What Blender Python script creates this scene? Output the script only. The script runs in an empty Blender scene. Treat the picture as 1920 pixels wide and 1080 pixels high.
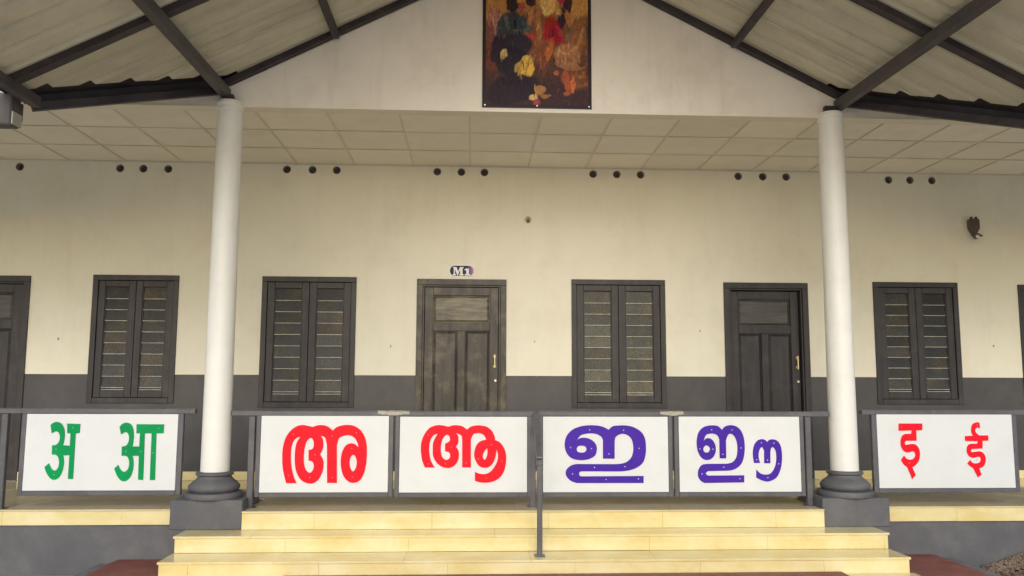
import bpy, bmesh, math, random
from mathutils import Vector, Matrix, noise
R = random.Random(7)
S = bpy.context.scene
COL = S.collection

# ------------------------------------------------------------------ camera
cam_d = bpy.data.cameras.new('camera'); cam = bpy.data.objects.new('camera', cam_d); COL.objects.link(cam)
YAW, PITCH, ROLL = 0.04738, 0.11284, 0.00341
fwd = Vector((math.sin(YAW)*math.cos(PITCH), math.cos(YAW)*math.cos(PITCH), math.sin(PITCH)))
rgt = Vector((math.cos(YAW), -math.sin(YAW), 0)); upv = rgt.cross(fwd)
r2 = rgt*math.cos(ROLL) + upv*math.sin(ROLL); u2 = upv*math.cos(ROLL) - rgt*math.sin(ROLL)
m = Matrix((r2, u2, -fwd)).transposed().to_4x4(); m.translation = Vector((0, -8.644, 0.99))
cam.matrix_world = m
cam_d.lens = 29.193; cam_d.sensor_width = 36; cam_d.clip_start = .05; cam_d.clip_end = 600
S.camera = cam

# ------------------------------------------------------------------ sky, sun, exposure
W = bpy.data.worlds.new('World'); S.world = W; W.use_nodes = True
nt = W.node_tree; nt.nodes.clear()
sky = nt.nodes.new('ShaderNodeTexSky'); sky.sky_type = 'NISHITA'; sky.sun_disc = False
SUN_EL, SUN_AZ = math.radians(27), math.radians(184)      # azimuth clockwise from +Y
sky.sun_elevation = SUN_EL; sky.sun_rotation = SUN_AZ; sky.air_density = 1.0; sky.dust_density = 1.5; sky.ozone_density = 1.5
bg = nt.nodes.new('ShaderNodeBackground'); bg.inputs[1].default_value = 0.14
wo = nt.nodes.new('ShaderNodeOutputWorld')
nt.links.new(sky.outputs[0], bg.inputs[0]); nt.links.new(bg.outputs[0], wo.inputs[0])
sd = bpy.data.lights.new('sun', 'SUN'); sun = bpy.data.objects.new('sun', sd); COL.objects.link(sun)
sd.energy = 0.75; sd.angle = math.radians(28); sd.color = (1, .98, .96)
sv = Vector((math.sin(SUN_AZ)*math.cos(SUN_EL), math.cos(SUN_AZ)*math.cos(SUN_EL), math.sin(SUN_EL)))
sun.rotation_euler = sv.to_track_quat('Z', 'Y').to_euler(); sun.location = (0, -20, 15)
S.view_settings.view_transform = 'Standard'; S.view_settings.look = 'None'
S.view_settings.gamma = 1; S.view_settings.use_curve_mapping = False
S.view_settings.exposure = 0.40
S.cycles.max_bounces = 10; S.cycles.diffuse_bounces = 6

LETTERS = {
 'a': (["c-1456,193 -1474,253 -1488,317 -1493,381 -1492,462 -1473,543 -1434,602 -1389,635 -1343,646 -1299,639 c-1264,630 -1223,643 -1185,645 -1147,635 -1119,616 c-1104,601 -1076,627 -1033,642 -984,647 -934,638 -884,605 -850,554 -833,489 -830,424 -834,338 -852,262 -883,211 -929,194 -972,206 -1009,246 -1029,305 -1035,365 -1027,429 -1004,478 -974,499 -942,501 -917,489 c-897,470 -906,505 -926,540 -954,560 -987,566 -1025,558 -1054,538 c-1068,489 c-1060,194 c-1137,194 c-1146,489 -1164,548 c-1197,560 -1179,532 -1174,489 -1182,446 c-1198,416 -1175,378 -1168,338 -1175,284 -1195,236 -1227,201 -1269,189 -1318,202 -1357,236 -1383,290 -1395,360 -1395,446 -1385,505 c-1357,554 -1391,540 -1415,505 -1425,457 -1426,392 -1418,317 -1398,242 c-1375,193",
   "-1272,544 -1254,521 -1250,483 -1261,458 c-1290,450 c-1287,368 -1261,362 -1245,335 -1251,295 -1275,273 -1305,295 -1321,343 -1325,413 -1317,483 -1299,527",
   "-937,412 -917,392 -908,348 -918,303 -936,283 -953,300 -964,343 -958,392"],
   "-1411,574 -917,586 -1107,559 -949,462 -1238,413 -1440,253 -1272,235 -1098,236 -936,240"),
 'aa': (["c-369,313 -392,369 -403,445 -400,510 -381,565 -344,617 -300,640 -261,646 -217,641 c-187,633 -151,644 -112,645 -73,636 c-37,611 -7,633 32,643 76,643 126,631 165,598 185,554 c189,528 227,510 260,467 277,412 276,347 261,282 228,233 179,204 124,193 69,196 c30,207 c29,277 74,262 118,262 156,282 189,325 208,369 212,412 c202,453 191,391 172,347 142,317 106,310 68,320 40,353 23,396 25,445 44,494 77,521 c117,531 102,562 77,579 43,583 13,571 c-5,532 c-3,313 c-73,313 c-75,532 -84,565 c-125,584 -108,560 -105,527 -108,500 c-124,476 -104,445 -100,413 -106,369 -131,331 -163,312 -196,309 -240,321 -279,353 -305,402 -309,456 -304,516 c-271,579 -304,565 -326,532 -336,483 -335,429 -323,369 c-292,313",
   "-191,569 -175,549 -174,524 -191,508 c-211,500 c-211,439 -184,434 -170,413 -175,385 -200,372 -228,388 -243,429 -243,489 -230,538 -211,562",
   "c125,464 128,429 120,391 106,373 92,388 93,412 105,440"],
   "-346,568 -160,470 -344,342 -208,342 -41,347 56,380 158,491 243,363 118,228"),
 'i': (["c1105,610 1139,637 1184,644 1252,644 1314,629 1370,593 1400,544 1408,477 1404,412 1383,351 1338,313 1281,291 1214,281 c1141,280 c890,281 873,278 863,262 873,244 c889,241 c1386,243 c1385,188 c845,189 800,205 767,235 756,268 767,300 801,327 845,338 c890,338 c1142,337 1203,340 1254,357 1288,390 1303,434 1304,483 1293,532 1262,566 1217,578 1183,568 1161,549 c1154,521 c1152,380 c1058,381 c1059,532 1043,557 1009,575 964,582 914,577 875,563 c844,521 869,541 908,546 947,539 984,516 1006,483 1008,445 994,406 957,382 907,370 851,371 801,387 768,420 751,467 751,516 768,565 808,607 858,631 920,644 982,646 1038,640 1077,626",
   "885,484 913,478 926,456 913,434 885,428 857,434 845,456 857,478"],
   "951,608 1227,606 796,469 964,460 1106,418 1352,462 988,311 1235,317 811,260 1081,216 1343,220"),
 'ii': (["c2035,610 2062,638 2107,648 2153,638 2189,605 2210,555 2218,488 2212,411 2193,350 2155,309 2109,289 c2064,284 c1911,281 1892,263 c1910,245 c2207,247 c2206,191 c1880,187 1850,205 1831,236 1829,274 1844,310 1867,331 c1901,338 c2071,339 2111,350 2140,378 2154,416 2158,477 2150,527 2131,563 2106,579 2083,569 c2064,527 c2063,382 c2010,382 c2010,533 1997,563 1969,578 1935,580 1900,566 c1879,516 1894,535 1917,544 1945,535 1967,510 1979,472 1977,433 1959,395 1930,373 1896,370 1862,386 1838,422 1825,472 1825,527 1838,582 1868,621 1908,641 1954,646 1999,641",
   "1904,486 1924,475 1932,455 1920,433 1903,428 1886,433 1876,455 1886,477"],
   "1948,610 2116,609 1848,458 1955,455 2036,415 2186,465 2040,312 1861,259 2170,220"),
 'ii_tail': (["c2405,512 2424,530 2458,534 2492,519 2514,483 2523,427 2521,361 2508,295 2477,234 2436,207 2396,197 2351,207 c2306,230 c2308,292 2341,262 2381,252 2421,259 2450,289 2469,333 2477,394 2471,444 2451,472 2436,463 c2428,438 c2425,343 c2375,343 c2377,444 2362,472 2345,461 2332,427 2331,383 c2341,345 c2291,345 2284,400 2287,455 2303,499 2332,528 2367,535 2389,528"],
   "2356,507 2459,504 2313,371 2402,368 2493,338 2400,228"),
 'h_a': (["c-3296,644 -3276,661 -3245,668 -3212,652 -3191,617 -3183,575 -3185,526 c-3191,487 c-3139,484 c-3140,580 c-3165,581 c-3170,655 c-3069,652 c-3070,583 c-3100,580 c-3100,228 c-3138,229 c-3138,412 c-3185,410 -3177,372 -3178,325 -3188,277 -3212,237 -3245,223 -3275,237 -3304,277 c-3322,320 c-3290,349 -3272,314 -3255,296 -3234,296 -3217,319 -3213,356 -3222,393 -3242,414 c-3273,417 c-3274,487 -3244,492 -3224,516 -3219,553 -3231,585 -3253,595 c-3284,580"],
   "-3245,261 -3242,457 -3123,623"),
 'h_aa': (["c-2766,631 -2743,655 -2712,663 -2679,650 -2661,618 -2652,569 -2653,521 c-2659,478 c-2606,478 c-2606,581 c-2633,581 c-2636,651 c-2423,650 c-2424,581 c-2479,580 c-2472,220 c-2512,220 c-2516,580 c-2569,580 c-2563,220 c-2602,223 c-2605,406 c-2655,406 -2645,372 -2643,318 -2655,260 -2680,223 -2711,210 -2741,223 -2769,260 c-2789,308 c-2760,337 -2745,308 -2726,287 -2704,285 -2684,305 -2676,345 -2686,388 -2706,406 c-2739,406 c-2740,478 -2712,483 -2695,502 -2688,537 -2696,575 -2718,590 c-2752,572"],
   "-2463,618 -2498,428 -2591,438 -2705,441"),
 'h_i': (["c3508,663 c3707,663 c3704,609 c3653,607 c3652,523 c3562,523 3551,505 c3560,488 3589,494 3630,496 3658,477 3673,438 3671,388 3654,349 3627,321 c3604,310 c3630,247 c3600,214 c3562,310 3534,332 c3513,366 c3541,403 3560,379 3589,370 3618,378 3635,404 3629,429 3615,437 3568,428 3535,446 3518,483 3518,527 3535,564 3564,578 c3610,579 c3615,606 c3505,604"],
   "3530,636 3581,343"),
 'h_ii': (["c4062,560 c4130,564 4120,589 4120,629 4136,660 4169,673 c4192,670 c4193,623 4173,631 4154,617 4155,592 c4183,566 c4258,567 c4259,524 c4207,522 c4206,460 c4115,456 4105,443 c4113,429 4155,435 4190,435 4215,415 4226,382 4220,342 4200,312 c4167,298 c4184,248 c4152,227 c4117,301 4089,320 c4070,340 c4095,366 4114,345 4143,339 4173,348 4186,370 4178,390 4158,392 4122,384 4088,398 4071,432 4075,471 4094,494 4123,499 c4161,499 c4171,519 c4062,521"],
   "4168,651 4150,365"),
}
# ------------------------------------------------------------------ materials
def mat(name, col, col2=None, scale=8, stretch=(1, 1, 1), rough=.6, bump=.0, bscale=60, detail=6, rand=0., metal=0., contrast=(.35, .65), spec=.5, coat=0., dirt=None, dscale=1.5, damt=.3, bstretch=None, streak=None, samt=.3):
    M = bpy.data.materials.new(name); M.use_nodes = True
    n = M.node_tree.nodes; L = M.node_tree.links; B = n['Principled BSDF']
    B.inputs['Roughness'].default_value = rough; B.inputs['Metallic'].default_value = metal
    B.inputs['Specular IOR Level'].default_value = spec; B.inputs['Coat Weight'].default_value = coat
    B.inputs['Coat Roughness'].default_value = .08
    tc = n.new('ShaderNodeTexCoord'); ob = n.new('ShaderNodeObjectInfo')
    wp = n.new('ShaderNodeVectorMath'); wp.operation = 'ADD'; L.new(tc.outputs['Object'], wp.inputs[0]); L.new(ob.outputs['Location'], wp.inputs[1])
    def mp(st):
        a = n.new('ShaderNodeMapping'); a.inputs['Scale'].default_value = st
        L.new(wp.outputs[0], a.inputs['Vector']); return a
    def ns(sc, st, det=detail, rg=.6):
        t = n.new('ShaderNodeTexNoise'); t.inputs['Scale'].default_value = sc; t.inputs['Detail'].default_value = det
        t.inputs['Roughness'].default_value = rg; L.new(mp(st).outputs[0], t.inputs['Vector']); return t
    col2 = col2 or col
    rp = n.new('ShaderNodeValToRGB'); rp.color_ramp.elements[0].position = contrast[0]; rp.color_ramp.elements[1].position = contrast[1]
    rp.color_ramp.elements[0].color = (*col, 1); rp.color_ramp.elements[1].color = (*col2, 1)
    L.new(ns(scale, stretch).outputs['Fac'], rp.inputs['Fac']); c = rp.outputs['Color']
    if dirt:
        r = n.new('ShaderNodeValToRGB'); r.color_ramp.elements[0].position = .5; r.color_ramp.elements[1].position = .75
        r.color_ramp.elements[0].color = (0, 0, 0, 1); r.color_ramp.elements[1].color = (damt,)*3+(1,)
        L.new(ns(dscale, (1, 1, 1), 9, .7).outputs['Fac'], r.inputs['Fac'])
        mx = n.new('ShaderNodeMixRGB'); L.new(r.outputs['Color'], mx.inputs['Fac']); L.new(c, mx.inputs[1]); mx.inputs[2].default_value = (*dirt, 1); c = mx.outputs[0]
    if streak:
        r = n.new('ShaderNodeValToRGB'); r.color_ramp.elements[0].position = .52; r.color_ramp.elements[1].position = .8
        r.color_ramp.elements[0].color = (0, 0, 0, 1); r.color_ramp.elements[1].color = (samt,)*3+(1,)
        L.new(ns(2.6, (3, 3, .35), 8, .65).outputs['Fac'], r.inputs['Fac'])
        mx = n.new('ShaderNodeMixRGB'); L.new(r.outputs['Color'], mx.inputs['Fac']); L.new(c, mx.inputs[1]); mx.inputs[2].default_value = (*streak, 1); c = mx.outputs[0]
    if rand:
        oi = n.new('ShaderNodeObjectInfo'); mr = n.new('ShaderNodeMapRange'); mr.inputs['To Min'].default_value = 1-rand; mr.inputs['To Max'].default_value = 1+rand
        L.new(oi.outputs['Random'], mr.inputs['Value'])
        hs = n.new('ShaderNodeHueSaturation'); L.new(mr.outputs[0], hs.inputs['Value']); L.new(c, hs.inputs['Color']); c = hs.outputs[0]
    L.new(c, B.inputs['Base Color'])
    if bump:
        b = n.new('ShaderNodeBump'); b.inputs['Strength'].default_value = bump; b.inputs['Distance'].default_value = .01
        L.new(ns(bscale, bstretch or stretch, 4).outputs['Fac'], b.inputs['Height']); L.new(b.outputs[0], B.inputs['Normal'])
    return M
m_cream = mat('cream_wall_paint', (.86, .815, .66), (.885, .85, .70), 2, rough=.75, bump=.16, bscale=38, dirt=(.60, .54, .42), dscale=1.6, damt=.32, streak=(.60, .55, .45), samt=.17)
m_gable = mat('gable_wall_paint', (.86, .80, .70), (.89, .83, .74), 3, rough=.8, bump=.2, bscale=40, dirt=(.58, .50, .42), dscale=2.4, damt=.35, streak=(.55, .48, .42), samt=.3)
m_dado = mat('dark_grey_paint', (.055, .051, .053), (.072, .067, .068), 3, rough=.45, bump=.12, bscale=40, dirt=(.13, .12, .11), dscale=2.5, damt=.4, streak=(.11, .10, .095), samt=.25)
m_plinth = mat('plinth_grey_paint', (.095, .095, .102), (.122, .122, .127), 4, rough=.6, bump=.25, bscale=50, dirt=(.18, .17, .155), dscale=4, damt=.4, streak=(.16, .15, .135), samt=.3)
m_white = mat('white_column_paint', (.83, .82, .74), (.87, .86, .79), 4, rough=.45, bump=.12, bscale=14, dirt=(.66, .62, .52), dscale=2.6, damt=.35, streak=(.6, .57, .48), samt=.3)
m_tile_c = mat('ceiling_tile_board', (.90, .84, .71), (.92, .87, .75), 5, rough=.85, bump=.1, bscale=120, rand=.04, dirt=(.74, .64, .48), dscale=2.4, damt=.4)
m_bar = mat('ceiling_bar_metal', (.72, .66, .54), (.78, .72, .60), 5, rough=.5)
m_trim = mat('ceiling_trim', (.84, .78, .64), (.88, .82, .68), 5, rough=.7)
m_sheet = mat('corrugated_roof_sheet', (.56, .52, .38), (.68, .64, .49), 1.6, (.6, 2, .6), rough=.55, bump=.03, rand=.06, dirt=(.38, .31, .23), dscale=3, damt=.45)
m_steel = mat('dark_roof_steel', (.026, .020, .025), (.045, .036, .042), 5, rough=.55, bump=.1, bscale=30, dirt=(.11, .07, .05), dscale=6, damt=.55)
m_steel2 = mat('lit_roof_steel', (.055, .046, .05), (.085, .072, .076), 5, rough=.5, bump=.1, bscale=30, dirt=(.12, .10, .09), dscale=4, damt=.5)  # paler copy of the roof steel, light put into the beam colour
m_rail = mat('grey_rail_enamel', (.088, .088, .098), (.118, .117, .126), 6, rough=.35, bump=.05, bscale=30, dirt=(.2, .19, .17), dscale=9, damt=.45)
m_gut = mat('pale_gutter_plastic', (.11, .10, .098), (.15, .135, .13), 5, rough=.7, spec=.2, dirt=(.12, .11, .10), dscale=4, damt=.6)
m_cap = mat('gutter_cap_white', (.45, .43, .37), rough=.5)
m_yel = mat('yellow_marble_tile', (.74, .60, .25), (.84, .73, .40), 2.6, (1, 1, 2.0), rough=.07, detail=8, rand=.015, contrast=(.36, .66), dirt=(.88, .82, .60), dscale=1.6, damt=.6)
m_grout = mat('tile_grout', (.58, .47, .22), (.66, .54, .28), 5, rough=.9)
m_floor = mat('polished_floor_tile', (.62, .52, .28), (.72, .62, .38), 3, rough=.06, detail=8, rand=.05)
m_red = mat('red_oxide_floor', (.18, .045, .035), (.25, .075, .055), 5, rough=.55, bump=.2, bscale=60, dirt=(.3, .15, .11), dscale=2.5, damt=.5)
m_kerb = mat('grey_cement', (.14, .14, .145), (.2, .2, .2), 6, rough=.85, bump=.3, bscale=60)
m_soil = mat('soil_ground', (.40, .38, .34), (.50, .47, .42), 1.2, rough=.95, bump=.6, bscale=30, detail=10)
m_board = mat('white_board', (.73, .75, .735), (.76, .775, .755), 3, rough=.3, bump=.03, bscale=4, dirt=(.62, .63, .58), dscale=2.6, damt=.4)
m_lred = mat('red_letter_acrylic', (.93, .008, .022), (.97, .012, .028), 4, rough=.35, spec=.15)
m_lpur = mat('purple_letter_acrylic', (.062, .020, .33), (.075, .024, .38), 4, rough=.35, spec=.15)
m_lgrn = mat('green_letter_acrylic', (.0, .27, .075), (.0, .33, .09), 3, rough=.35, spec=.15)
m_screw = mat('screw_head', (.75, .73, .7), rough=.35, metal=.3)
m_wood = mat('dark_wood_old', (.023, .020, .023), (.052, .046, .047), 4, (5, 5, .5), rough=.42, spec=.4, bump=.2, bscale=8, contrast=(.25,.75), bstretch=(8,8,.6), detail=8, dirt=(.12, .105, .085), dscale=4, damt=.45)
m_woodw = mat('weathered_door_wood', (.022, .019, .019), (.090, .078, .062), 3.4, (4.5, 4.5, .8), rough=.38, spec=.4, bump=.25, bscale=7, contrast=(.25,.75), bstretch=(8,8,.6), detail=9, dirt=(.24, .215, .135), dscale=3.4, damt=.8)  # yellowish patches: wear plus lit reflections put into the colour
m_woodh = mat('weathered_panel_wood', (.06, .05, .040), (.24, .21, .14), 4, (.8, 6, 5), rough=.4, bump=.3, bscale=6, detail=9, dirt=(.33, .29, .18), dscale=3, damt=.5)  # paler top panel: wear, with reflected light put into the colour
m_woodh2 = mat('dark_panel_wood', (.045, .04, .038), (.10, .09, .082), 5, (.7, 8, 7), rough=.4, bump=.3, bscale=6, detail=9)
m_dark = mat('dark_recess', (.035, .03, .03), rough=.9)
m_interior = mat('room_interior', (.2, .18, .15), rough=.9)
m_edge = mat('lit_glass_edge', (.50, .49, .42), (.75, .73, .62), 9, rough=.2)  # pane edges coloured pale as if catching light from outside
m_brass = mat('brass_handle', (.70, .60, .36), rough=.25, metal=.7)
m_rail_patch = mat('beige_rail_patch', (.36, .33, .27), (.48, .45, .37), 30, rough=.6)  # thin beige patches over the rail joints
m_brown = mat('brown_bakelite', (.09, .06, .045), (.13, .09, .065), 12, rough=.4)
m_ochre = mat('ochre_holder', (.45, .28, .09), rough=.5)
m_white2 = mat('white_plastic', (.8, .8, .77), rough=.3)
m_pebs = mat('brown_pebble', (.16, .09, .06), (.36, .27, .19), 3, rough=.9, rand=.3)

def glass_mat(name, tint, tint2, vs):
    M = mat(name, tint, tint2, 9, (1, 1, 1), rough=.3, spec=.3, contrast=(.3, .7), detail=8)
    n = M.node_tree.nodes; L = M.node_tree.links; B = n['Principled BSDF']
    tc = n['Texture Coordinate']
    oi = n.new('ShaderNodeObjectInfo')
    va = n.new('ShaderNodeVectorMath'); va.operation = 'MULTIPLY_ADD'
    cx = n.new('ShaderNodeCombineXYZ'); L.new(oi.outputs['Random'], cx.inputs[0]); L.new(oi.outputs['Random'], cx.inputs[2])
    L.new(cx.outputs[0], va.inputs[0]); va.inputs[1].default_value = (37, 11, 23); L.new(tc.outputs['Object'], va.inputs[2])
    # slow change of hue across the patterned panes (green, ochre, violet)
    nz = n.new('ShaderNodeTexNoise'); nz.inputs['Scale'].default_value = 5; nz.inputs['Detail'].default_value = 3; L.new(va.outputs[0], nz.inputs['Vector'])
    rp = n.new('ShaderNodeValToRGB'); e = rp.color_ramp.elements
    e[0].position = .30; e[0].color = (.05, .038, .055, 1); e[1].position = .72; e[1].color = (.12, .10, .045, 1)
    k = e.new(.42); k.color = (.045, .052, .050, 1); k = e.new(.52); k.color = (.06, .068, .048, 1); k = e.new(.6); k.color = (.095, .070, .036, 1)
    L.new(nz.outputs['Fac'], rp.inputs['Fac'])
    old = B.inputs['Base Color'].links[0].from_socket
    vo = n.new('ShaderNodeTexVoronoi'); vo.inputs['Scale'].default_value = vs; L.new(va.outputs[0], vo.inputs['Vector'])
    sp = n.new('ShaderNodeValToRGB'); sp.color_ramp.elements[0].position = .0; sp.color_ramp.elements[0].color = (2.4, 2.3, 2.1, 1); sp.color_ramp.elements[1].position = .42; sp.color_ramp.elements[1].color = (.6, .6, .6, 1)
    L.new(vo.outputs['Distance'], sp.inputs['Fac'])
    m1 = n.new('ShaderNodeMixRGB'); m1.inputs['Fac'].default_value = .5; L.new(old, m1.inputs[1]); L.new(rp.outputs[0], m1.inputs[2])
    m2 = n.new('ShaderNodeMixRGB'); m2.blend_type = 'MULTIPLY'; m2.inputs['Fac'].default_value = 1; L.new(m1.outputs[0], m2.inputs[1]); L.new(sp.outputs[0], m2.inputs[2])
    mr = n.new('ShaderNodeMapRange'); mr.inputs['To Min'].default_value = .65; mr.inputs['To Max'].default_value = 1.5; L.new(oi.outputs['Random'], mr.inputs['Value'])  # random pane brightness, reflected glare put into the colour
    hv = n.new('ShaderNodeHueSaturation'); L.new(mr.outputs[0], hv.inputs['Value']); L.new(m2.outputs[0], hv.inputs['Color']); L.new(hv.outputs[0], B.inputs['Base Color'])
    b = n.new('ShaderNodeBump'); b.inputs['Strength'].default_value = .5; b.inputs['Distance'].default_value = .004
    L.new(vo.outputs['Distance'], b.inputs['Height']); L.new(b.outputs[0], B.inputs['Normal'])
    return M
m_glass = glass_mat('patterned_louvre_glass', (.030, .025, .028), (.060, .052, .050), 85)
m_glassg = glass_mat('louvre_glass_painted_reflection', (.075, .070, .045), (.16, .145, .09), 85)  # paler copy of the glass with a greenish reflection put into its colour

# ------------------------------------------------------------------ helpers
def box(bm, x0, x1, y0, y1, z0, z1, bev=0., mi=0):
    if x0 > x1: x0, x1 = x1, x0
    if y0 > y1: y0, y1 = y1, y0
    if z0 > z1: z0, z1 = z1, z0
    v = [bm.verts.new(p) for p in ((x0,y0,z0),(x1,y0,z0),(x1,y1,z0),(x0,y1,z0),(x0,y0,z1),(x1,y0,z1),(x1,y1,z1),(x0,y1,z1))]
    fs = [bm.faces.new([v[i] for i in q]) for q in ((0,3,2,1),(4,5,6,7),(0,1,5,4),(1,2,6,5),(2,3,7,6),(3,0,4,7))]
    for f in fs: f.material_index = mi
    if bev:
        es = list({e for f in fs for e in f.edges})
        bmesh.ops.bevel(bm, geom=es, offset=bev, segments=1, affect='EDGES', profile=.5)
    return fs
def beam(bm, a, b, w, h, up=(0, 0, 1), bev=0.):
    """bar from a to b, width w sideways, height h along up"""
    a = Vector(a); b = Vector(b); d = (b-a).normalized(); s = d.cross(Vector(up)).normalized(); u = s.cross(d).normalized()
    v = [bm.verts.new(p + s*sx*w/2 + u*sz*h/2) for p in (a, b) for sx, sz in ((-1,-1),(1,-1),(1,1),(-1,1))]
    fs = [bm.faces.new([v[i] for i in q]) for q in ((3,2,1,0),(4,5,6,7),(0,1,5,4),(1,2,6,5),(2,3,7,6),(3,0,4,7))]
    if bev: bmesh.ops.bevel(bm, geom=list({e for f in fs for e in f.edges}), offset=bev, segments=1, affect='EDGES')
def cyl(bm, c, r, h, axis='z', seg=24, r2=None):
    r2 = r if r2 is None else r2
    rings = []
    for t, rr in ((0, r), (1, r2)):
        ring = []
        for i in range(seg):
            a = 2*math.pi*i/seg; u, w = math.cos(a)*rr, math.sin(a)*rr
            p = {'z': (u, w, t*h), 'y': (u, t*h, w), 'x': (t*h, u, w)}[axis]
            ring.append(bm.verts.new(Vector(c)+Vector(p)))
        rings.append(ring)
    for i in range(seg):
        j = (i+1) % seg; f = bm.faces.new((rings[0][i], rings[0][j], rings[1][j], rings[1][i])); f.smooth = True
    bm.faces.new(rings[0]); bm.faces.new(rings[1])
def lathe(bm, prof, c=(0, 0, 0), seg=48):
    rs = []
    for r, z in prof:
        rs.append([bm.verts.new((c[0]+math.cos(2*math.pi*i/seg)*r, c[1]+math.sin(2*math.pi*i/seg)*r, c[2]+z)) for i in range(seg)])
    for a, b in zip(rs, rs[1:]):
        for i in range(seg):
            j = (i+1) % seg; f = bm.faces.new((a[i], a[j], b[j], b[i])); f.smooth = True
    bm.faces.new(rs[0]); bm.faces.new(rs[-1])
def obj(name, bm, mats, parent=None, loc=None, label=None, autos=True):
    bmesh.ops.recalc_face_normals(bm, faces=bm.faces[:])
    me = bpy.data.meshes.new(name); bm.to_mesh(me); bm.free()
    for M in (mats if isinstance(mats, (list, tuple)) else [mats]): me.materials.append(M)
    if autos and any(p.use_smooth for p in me.polygons): me.set_sharp_from_angle(angle=math.radians(38))
    o = bpy.data.objects.new(name, me); COL.objects.link(o)
    if parent: o.parent = parent
    if loc: o.location = loc
    if label: o['label'] = label
    return o
def B(name, mats, parent, *bx, bev=0., **k):
    bm = bmesh.new()
    for b in bx: box(bm, *b, bev=bev)
    return obj(name, bm, mats, parent, **k)
def inst(src, name, parent, loc, rot=None, label=None, scale=None):
    o = src.copy(); o.name = name; COL.objects.link(o); o.parent = parent; o.location = loc
    if rot: o.rotation_euler = rot
    if scale: o.scale = scale
    if 'label' in o.keys(): del o['label']
    if label: o['label'] = label
    return o
def thing(name, label, cat, loc=(0, 0, 0), group=None):
    o = bpy.data.objects.new(name, None); COL.objects.link(o); o.location = loc; o.empty_display_size = .1
    o['label'] = label; o['category'] = cat
    if group: o['group'] = group
    return o
def struct(o, kind='structure'): o['kind'] = kind; return o
def sub(p, s, name='part'):     # point in parent's frame
    return Vector(p) - Vector(s)

# ------------------------------------------------------------------ ground, landing, steps, veranda floor
bm = bmesh.new()
g = 90
for (x0, x1, y0, y1) in ((-g, g, -g, g),):
    n_ = 24
    vs = [[bm.verts.new((x0+(x1-x0)*i/n_, y0+(y1-y0)*j/n_, -.50)) for i in range(n_+1)] for j in range(n_+1)]
    for j in range(n_):
        for i in range(n_): bm.faces.new((vs[j][i], vs[j][i+1], vs[j+1][i+1], vs[j+1][i]))
struct(obj('ground', bm, m_soil))
def rrect(x0, x1, y0, y1, r, seg=10):
    pts = []
    for cx, cy, a0 in ((x1-r, y1-r, 0), (x0+r, y1-r, 90), (x0+r, y0+r, 180), (x1-r, y0+r, 270)):
        for i in range(seg+1):
            a = math.radians(a0+90*i/seg); pts.append((cx+math.cos(a)*r, cy+math.sin(a)*r))
    return pts
def prism(bm, pts, z0, z1):
    a = [bm.verts.new((x, y, z0)) for x, y in pts]; b = [bm.verts.new((x, y, z1)) for x, y in pts]
    bm.faces.new(a[::-1]); bm.faces.new(b); n = len(pts)
    for i in range(n): bm.faces.new((a[i], a[(i+1) % n], b[(i+1) % n], b[i]))
bm = bmesh.new(); prism(bm, rrect(-2.72, 3.74, -3.5, -1.6, .42), -.52, -.38); struct(obj('landing', bm, m_red))
po, pi = rrect(-2.86, 3.90, -3.65, -1.5, .52), rrect(-2.722, 3.742, -3.502, -1.598, .42)
bm = bmesh.new()
for z0, z1 in ((-.52, -.41),):
    A = [bm.verts.new((*p, z1)) for p in po]; Bv = [bm.verts.new((*p, z1)) for p in pi]; Cv = [bm.verts.new((*p, z0)) for p in po]
    n = len(po)
    for i in range(n):
        j = (i+1) % n; bm.faces.new((A[i], A[j], Bv[j], Bv[i])); bm.faces.new((Cv[i], Cv[j], A[j], A[i]))
struct(obj('landing_kerb', bm, m_kerb))

bm = bmesh.new(); box(bm, -3.6, 4.6, -16, -3.72, -.49, -.455, .01)  # slab added out of view to bounce warm light up to the ceiling
struct(obj('bounce_slab', bm, mat('pale_bounce_surface', (.70, .61, .46), (.78, .69, .54), 2, rough=.8, bump=.2, bscale=40)))
# stone chips beside the landing
bm = bmesh.new()
def chip(bm, x, y, z, s):
    c = Vector((x, y, z)); vs = []
    for i in range(5):
        a = i*1.257+R.random(); vs.append(bm.verts.new(c+Vector((math.cos(a)*s, math.sin(a)*s, R.uniform(-.3, .3)*s))))
    t = bm.verts.new(c+Vector((0, 0, s*R.uniform(.5, .9)))); b = bm.verts.new(c-Vector((0, 0, s*.5)))
    for i in range(5):
        bm.faces.new((vs[i], vs[(i+1) % 5], t)); bm.faces.new((vs[(i+1) % 5], vs[i], b))
def bank(x, y):
    k = max(0, min(1, (x-4.02)/.5)); k = k*k*(3-2*k)
    q = max(0, min(1, (-1.85-y)/1.5)); q = 1-q*q*(3-2*q)
    return -.498+.115*k*q+.012*noise.noise(Vector((x*5, y*5, 0)))*k
for i in range(4200):
    x = 4.05+abs(R.gauss(0, 1.0)); y = -1.92-abs(R.gauss(0, .45))
    if y < -4.2 or x > 7 or R.random() > min(1, (x-4.0)/.35): continue
    chip(bm, x, y, bank(x, y)+.005, R.uniform(.009, .022)*(1.5 if R.random() < .08 else 1))
struct(obj('gravel', bm, [m_pebs]), 'stuff')
bm = bmesh.new(); V_ = [[bm.verts.new((3.95+.08*i, -1.86-.07*j, bank(3.95+.08*i, -1.86-.07*j))) for i in range(42)] for j in range(28)]
for r0, r1 in zip(V_, V_[1:]):
    for i in range(41): f = bm.faces.new((r0[i], r0[i+1], r1[i+1], r1[i])); f.smooth = True
struct(obj('soil_bank', bm, mat('brown_soil', (.09, .065, .05), (.20, .155, .12), 14, rough=.95, bump=.6, bscale=60, detail=10)))

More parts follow.
